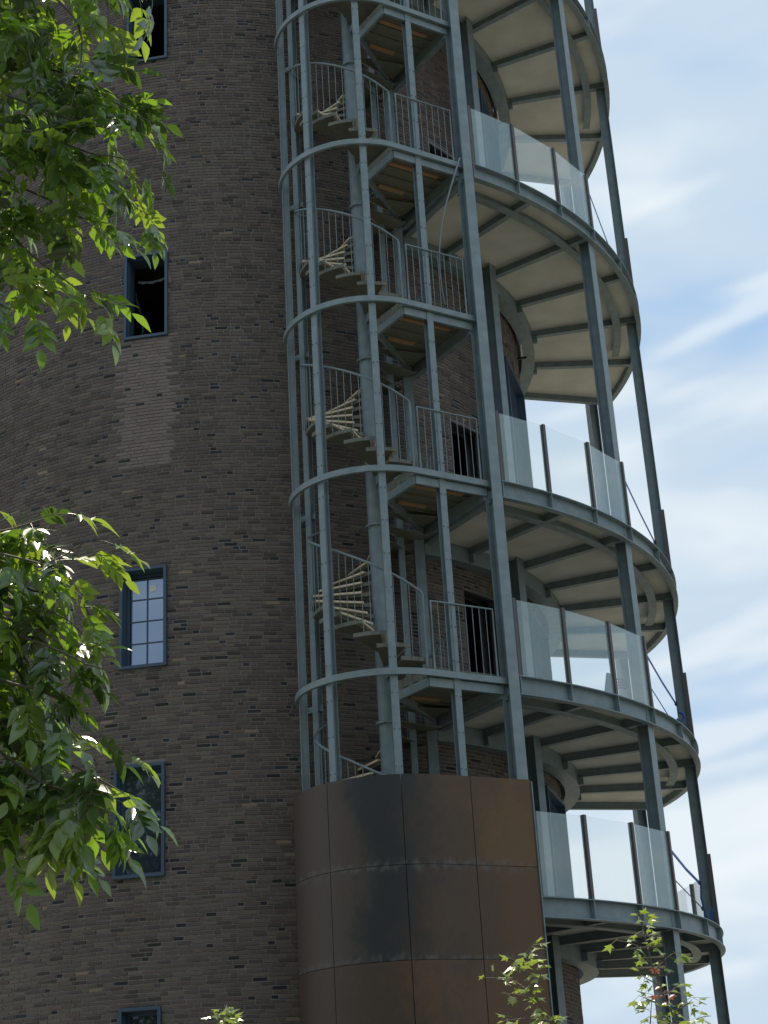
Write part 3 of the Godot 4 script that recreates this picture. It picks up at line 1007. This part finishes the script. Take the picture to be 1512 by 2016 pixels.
func sapling(label: String, stem: Array, shoots: Array, depth: float, per: int, sd: int, red := false) -> void:
	var foot := px(stem[0][0], stem[0][1], depth)
	var base := Vector3(foot.x, 0, foot.z)
	var o := thing("maple_sapling", label, "sapling", "saplings in front of the tower", base)
	var lv := []
	for i in 4: lv.append(maple_leaf(300 + i))
	rng.seed = sd
	var pts := [base]
	for s in stem: pts.append(px(s[0], s[1], depth))
	var path := smooth(pts, 20)
	var loc := PackedVector3Array()
	for p in path: loc.push_back(p - base)
	var b := MB.new()
	b.tube(loc, 0.014, 0.003, 6)
	put(b, "stem", m.twig, o)
	for s in shoots:
		var sp := []
		for q in s: sp.append(px(q[0], q[1], depth + rng.randf_range(-0.15, 0.15)))
		var sm := smooth(sp, 8)
		var sl := PackedVector3Array()
		for p in sm: sl.push_back(p - base)
		var sb := MB.new()
		sb.tube(sl, 0.004, 0.0015, 4)
		put(sb, "shoot", m.twig, o)
		for i in per:
			var f := 8.0 * (i + 0.6) / per
			var i0 := mini(int(f), 7)
			var p := sm[i0].lerp(sm[i0 + 1], f - i0)
			var d := Vector3(rng.randf_range(-1, 1), rng.randf_range(-0.5, 0.4), rng.randf_range(-1, 1)).normalized()
			put_leaf(o, lv[rng.randi_range(0, 3)], m.maple_red if red and rng.randf() < 0.1 else m.maple, p + d * 0.04, d, Vector3(rng.randf_range(-0.6, 0.6), 1, rng.randf_range(-0.6, 0.6)), rng.randf_range(0.75, 1.4))

func far_tree(label: String, at: Vector3, height: float, spread: float, sd: int, boughs := 16) -> void:
	var o := thing("broadleaf_tree", label, "tree", "trees across from the tower", at)
	rng.seed = sd
	var b := MB.new()
	b.tube(smooth([Vector3.ZERO, Vector3(0.1, height * 0.3, 0), Vector3(-0.1, height * 0.6, 0.1), Vector3(0, height * 0.92, 0)], 12), 0.28, 0.05, 10)
	put(b, "trunk", m.bark, o)
	var clump := MB.new()
	for i in 14:
		leaflet(clump, Vector3(rng.randf_range(-0.2, 0.2), rng.randf_range(-0.15, 0.15), rng.randf_range(-0.2, 0.2)), Vector3(rng.randf_range(-1, 1), rng.randf_range(-0.7, 0.3), rng.randf_range(-1, 1)).normalized(), Vector3(rng.randf_range(-0.5, 0.5), 1, rng.randf_range(-0.5, 0.5)), 0.2, 0.09, 0.2)
	var lm := MultiMesh.new()
	lm.transform_format = MultiMesh.TRANSFORM_3D
	lm.mesh = clump.mesh()
	var xs := []
	for k in boughs:
		var a := rng.randf() * TAU
		var hh := rng.randf_range(0.28, 0.95)
		var rr := spread * sin(PI * clampf(hh * 0.85 + 0.08, 0, 1)) * rng.randf_range(0.25, 0.95)
		var c := Vector3(cos(a) * rr, height * hh, sin(a) * rr)
		var lb := MB.new()
		lb.tube(smooth([Vector3(0, c.y * 0.75, 0), c * Vector3(0.5, 0.9, 0.5), c], 6), 0.07, 0.015, 5)
		put(lb, "limb", m.bark, o)
		for i in 110:
			var v := Vector3(rng.randfn(), rng.randfn() * 0.7, rng.randfn()) * spread * 0.2
			xs.append(Transform3D(Basis.from_euler(Vector3(rng.randf() * 0.6, rng.randf() * TAU, rng.randf() * 0.6)), c + v))
	lm.instance_count = xs.size()
	for i in xs.size(): lm.set_instance_transform(i, xs[i])
	var mi := MultiMeshInstance3D.new()
	mi.multimesh = lm
	mi.material_override = m.leaf_dark
	mi.name = "crown"
	mi.set_meta("kind", "stuff")
	o.add_child(mi)

# ------------------------------------------------------------------ small things
func strap(label: String, pts: Array, w: float, mt: Material) -> void:
	var o := thing("lashing_strap", label, "strap", "blue straps across the open parapet", pts[0])
	var b := MB.new()
	for i in pts.size() - 1:
		b.bar(pts[i] - pts[0], pts[i + 1] - pts[0], 0.008, w)
	put(b, "webbing", mt, o)
	var k := MB.new()
	var e: Vector3 = pts[pts.size() - 1] - pts[0]
	var d: Vector3 = (pts[pts.size() - 1] - pts[pts.size() - 2]).normalized()
	k.box(e - d * 0.1, d * 0.06, Vector3(0, 0.025, 0), d.cross(Vector3.UP).normalized() * 0.02)
	put(k, "buckle", m.black, o)

func details() -> void:
	var labels := ["", "blue strap across the parapet gap of the balcony under the highest", "blue strap sloping to a column on the third balcony from the top", "blue strap with a hanging hook on the balcony holding cables", "blue strap knotted to a column above the lowest balcony"]
	for i in range(1, 5):
		var t: float = BALCONY[i]
		var a := pol(BAL, 57.0, 7.97, t + 0.95)
		var c := pol(BAL, 80.2, 7.76, t + 0.86)
		var mid := a.lerp(c, 0.5) - Vector3(0, 0.03, 0)
		strap(labels[i], [a, mid, c], 0.06, m.blue_strap)
	strap("lower dark strap tied across the gap of the lowest balcony", [pol(BAL, 57.0, 7.97, 3.31 + 0.5), pol(BAL, 80.2, 7.76, 3.31 + 0.42)], 0.02, m.black)
	strap("lower blue strap of the balcony holding cables", [pol(BAL, 57.0, 7.97, 6.51 + 0.4), pol(BAL, 80.2, 7.76, 6.51 + 0.3)], 0.025, m.blue_strap)
	# loose ends
	var kn := pol(BAL, 78.5, 7.77, 3.31 + 0.83)
	var o := thing("strap_tail", "bright blue strap end hanging down from a knot", "strap", "", kn)
	var b := MB.new()
	var pts := [Vector3.ZERO, Vector3(-0.03, -0.25, 0.01), Vector3(0.01, -0.55, 0.0), Vector3(0.06, -0.72, 0.02), Vector3(0.11, -0.5, 0.02), Vector3(0.14, -0.42, 0.0)]
	for i in pts.size() - 1: b.bar(pts[i], pts[i + 1], 0.012, 0.05 if i > 1 else 0.03, Vector3(0.9, 0.2, 0.3))
	put(b, "webbing", m.blue_strap, o)
	var hk := thing("strap_hook", "small blue hook dangling from a strap", "hook", "", pol(BAL, 77.5, 7.78, 6.51 + 0.8))
	var hb := MB.new()
	hb.tube(PackedVector3Array([Vector3.ZERO, Vector3(0.005, -0.18, 0)]), 0.004, 0.004, 5)
	put(hb, "cord", m.blue_strap, hk)
	var hc := MB.new()
	hc.tube(smooth([Vector3(0.0, -0.17, 0), Vector3(0.07, -0.2, 0), Vector3(0.08, -0.29, 0), Vector3(0.0, -0.33, 0.01), Vector3(-0.05, -0.29, 0.02)], 12), 0.028, 0.02, 7)
	put(hc, "hook", m.blue_strap, hk)
	# things left on a balcony
	var fl := 6.51 - 0.03
	var bp := pol(BAL, 51.6, 7.62, fl)
	var bo := thing("leaning_board", "grey board leaning behind balcony glass beside a cable coil", "board", "", bp)
	var bb := MB.new()
	bb.box(Vector3(0, 0.27, 0.0), rad(141.6) * 0.13, (Vector3(0, 1, 0) + rad(51.6) * 0.25).normalized() * 0.27, rad(51.6) * 0.012)
	put(bb, "board", m.steel, bo)
	var cp := pol(BAL, 54.4, 7.6, fl + 0.03)
	var co := thing("cable_coil", "black cable coil lying on a balcony behind glass", "cable", "", cp)
	for k in 4:
		var cb := MB.new()
		var ring := PackedVector3Array()
		for i in 25:
			var a := TAU * i / 24.0
			ring.push_back(Vector3(cos(a) * (0.17 - 0.012 * k), 0.2 + 0.02 * k + sin(a) * (0.17 + 0.02 * k), 0.04 * k + 0.03 * sin(a * 2.0 + k)))
		cb.tube(ring, 0.011, 0.011, 6)
		put(cb, "loop", m.black, co)
	var pl := MB.new()
	pl.box(Vector3(0.02, 0.07, 0.02), Vector3(0.13, 0, 0.03), Vector3(0, 0.07, 0), Vector3(-0.02, 0, 0.09))
	put(pl, "reel_box", m.black, co)
	# hose hanging at the corner column
	var hp := [px(905, 311, 21.75), px(893, 350, 21.75), px(880, 395, 21.77), px(869, 450, 21.8), px(865, 505, 21.82), px(869, 560, 21.84), px(876, 600, 21.86)]
	var hose := thing("loose_hose", "thin grey hose hanging loose beside the cage corner", "hose", "", hp[0])
	var lp := PackedVector3Array()
	for p in smooth(hp, 20): lp.push_back(p - hp[0])
	var hb2 := MB.new()
	hb2.tube(lp, 0.017, 0.01, 7)
	put(hb2, "hose", m.hose, hose)
	# wall lamps on the tower beside the upper balconies
	for i in 2:
		var hh: float = [21.36 - 0.75, 15.57 - 0.72][i]
		var p := pol(TWR, 79.5, TR, hh)
		var w := thing("wall_lamp", "slim unlit white wall lamp below the " + ["highest balcony", "second balcony"][i], "lamp", "wall lamps on the tower", p)
		var wb := MB.new()
		wb.box(rad(79.5) * 0.1 + Vector3(0, -0.08, 0), rad(79.5) * 0.1, Vector3(0, 0.02, 0), rad(169.5) * 0.02)
		put(wb, "bracket", m.black, w)
		var wt := MB.new()
		wt.tube(PackedVector3Array([rad(79.5) * 0.1 + Vector3(0, -0.06, 0), rad(79.5) * 0.1 + Vector3(0, 0.22, 0)]), 0.022, 0.022, 8)
		put(wt, "tube", m.white, w)

func _ready() -> void:
	# camera
	cam = Camera3D.new()
	cam.name = "camera"
	add_child(cam)
	var pitch := 0.3977
	var roll := 0.0585
	var F := Vector3(0, sin(pitch), -cos(pitch))
	var U := Vector3(0, cos(pitch), sin(pitch))
	var X := Vector3.RIGHT
	cam.transform = Transform3D(Basis(X * cos(roll) - U * sin(roll), X * sin(roll) + U * cos(roll), -F), Vector3(0, EYE, 0))
	cam.fov = rad_to_deg(2.0 * atan(1008.0 / 3045.98))
	cam.near = 0.05
	cam.far = 2000.0
	# sky, exposure
	var env := Environment.new()
	env.background_mode = Environment.BG_SKY
	var sky := Sky.new()
	var sm := PanoramaSkyMaterial.new()
	sm.panorama = ImageTexture.create_from_image(sky_image())
	sky.sky_material = sm
	env.sky = sky
	env.background_energy_multiplier = 1.0
	env.tonemap_mode = Environment.TONE_MAPPER_LINEAR
	env.tonemap_exposure = 1.13
	env.ambient_light_source = Environment.AMBIENT_SOURCE_SKY
	env.sdfgi_enabled = true
	env.ssao_enabled = true
	env.ssil_enabled = true
	var we := WorldEnvironment.new()
	we.name = "world"
	we.environment = env
	add_child(we)
	# sun: high behind the tower, a little to the left
	var sun := DirectionalLight3D.new()
	sun.name = "sun"
	var el := deg_to_rad(61.0)
	var az := deg_to_rad(-24.0)
	var to := Vector3(sin(az) * cos(el), sin(el), -cos(az) * cos(el))
	sun.transform = Transform3D(Basis.looking_at(-to, Vector3.UP), Vector3(0, 40, 0))
	sun.light_energy = 1.6
	sun.light_color = Color(1.0, 0.95, 0.87)
	sun.light_angular_distance = 0.5
	sun.shadow_enabled = true
	add_child(sun)
	materials()
	# setting
	var g := MB.new()
	g.quad(Vector3(-900, 0, 900), Vector3(900, 0, 900), Vector3(900, 0, -900), Vector3(-900, 0, -900))
	var gr := put(g, "ground", m.ground)
	gr.set_meta("kind", "structure")
	tower()
	for i in 5: balcony(i)
	column("grey steel column at the corner where stair cage and balconies meet", pol(BAL, 32.4, 7.93, 0), 32.4, 0.19, 0.2, 27.0)
	column("grey steel column second along the balcony rims after the stair corner", pol(BAL, 56.2, 7.85, 0), 56.2, 0.2, 0.2, 27.0)
	column("grey steel column outermost at the turn of the balcony rims", pol(BAL, 80.2, 7.85, 0), 80.2, 0.2, 0.2, 27.0)
	column("grey steel column at the far end of the balconies", pol(BAL, 108.5, 7.72, 0), 108.5, 0.2, 0.2, 27.0)
	column("grey steel column close to the brick wall under the balconies", pol(BAL, 52.6, 5.99, 0), 52.6, 0.2, 0.2, 27.0)
	column("grey steel column between stair landing and brick wall", pol(BAL, 30.2, 6.1, 0), 4.0, 0.16, 0.26, 27.0)
	column("narrow steel column behind the spiral stair by the wall", pol(BAL, 27.0, 6.12, 0), 4.0, 0.1, 0.2, 27.0)
	cage()
	drum()
	stair()
	near_tree()
	sapling("young maple with lit leaves in front of the rusty drum", [[1110, 2050], [1075, 1990], [1035, 1935], [1043, 1862]], [[[1075, 1990], [1030, 1960], [985, 1955]], [[1055, 1965], [1010, 1930], [955, 1925]], [[1040, 1945], [1065, 1920], [1055, 1900]], [[1038, 1920], [1020, 1905], [1015, 1895]], [[1042, 1900], [1045, 1880], [1050, 1862]], [[1090, 2010], [1040, 2005], [990, 2010]], [[1095, 2020], [1085, 2010], [1075, 2005]]], 8.6, 10, 51)
	sapling("taller young maple with reddish shoot in front of the lowest balcony", [[1360, 2060], [1325, 2000], [1300, 1945], [1275, 1870], [1262, 1802]], [[[1285, 1900], [1250, 1860], [1215, 1852]], [[1275, 1870], [1295, 1850], [1300, 1835]], [[1290, 1910], [1320, 1880], [1338, 1876]], [[1300, 1940], [1270, 1925], [1262, 1915]], [[1310, 1960], [1330, 1945], [1340, 1935]], [[1318, 1985], [1270, 1965], [1258, 1960]], [[1325, 1995], [1355, 1975], [1362, 1968]], [[1340, 2020], [1310, 2010], [1290, 2005]], [[1345, 2030], [1375, 2005], [1400, 2000]], [[1268, 1840], [1262, 1815], [1258, 1800]], [[1280, 2016], [1282, 1985], [1284, 1960]]], 8.6, 9, 52, true)
	sapling("tip of a young maple standing before the brick wall", [[447, 2070], [446, 2030], [447, 1990]], [[[447, 2015], [435, 2005], [430, 2000]], [[447, 2010], [460, 2003], [464, 2000]], [[446, 2000], [446, 1992], [448, 1988]]], 8.6, 11, 53)
	var row := [["broad tree straight across from the tower", 3.0, 11.0, 16.5, 4.6], ["low dense tree in the row across from the tower", -5.0, 12.0, 15.0, 4.4], ["slender tree between two broad ones across from the tower", -12.5, 9.0, 16.0, 4.2], ["tall dense tree mirrored in the lower tower window", -20.5, 10.0, 17.5, 5.5], ["thick tree beside the mirrored one", -29.0, 6.0, 17.0, 5.2], ["thick tree at the left end of the row across from the tower", -38.0, 0.0, 17.0, 5.4], ["wide tree to the right across from the tower", 11.5, 12.0, 16.0, 4.8]]
	for i in row.size():
		var t: Array = row[i]
		far_tree(t[0], Vector3(t[1], 0, t[2]), t[3] + 1.5, t[4], 61 + i, 44)
	details()
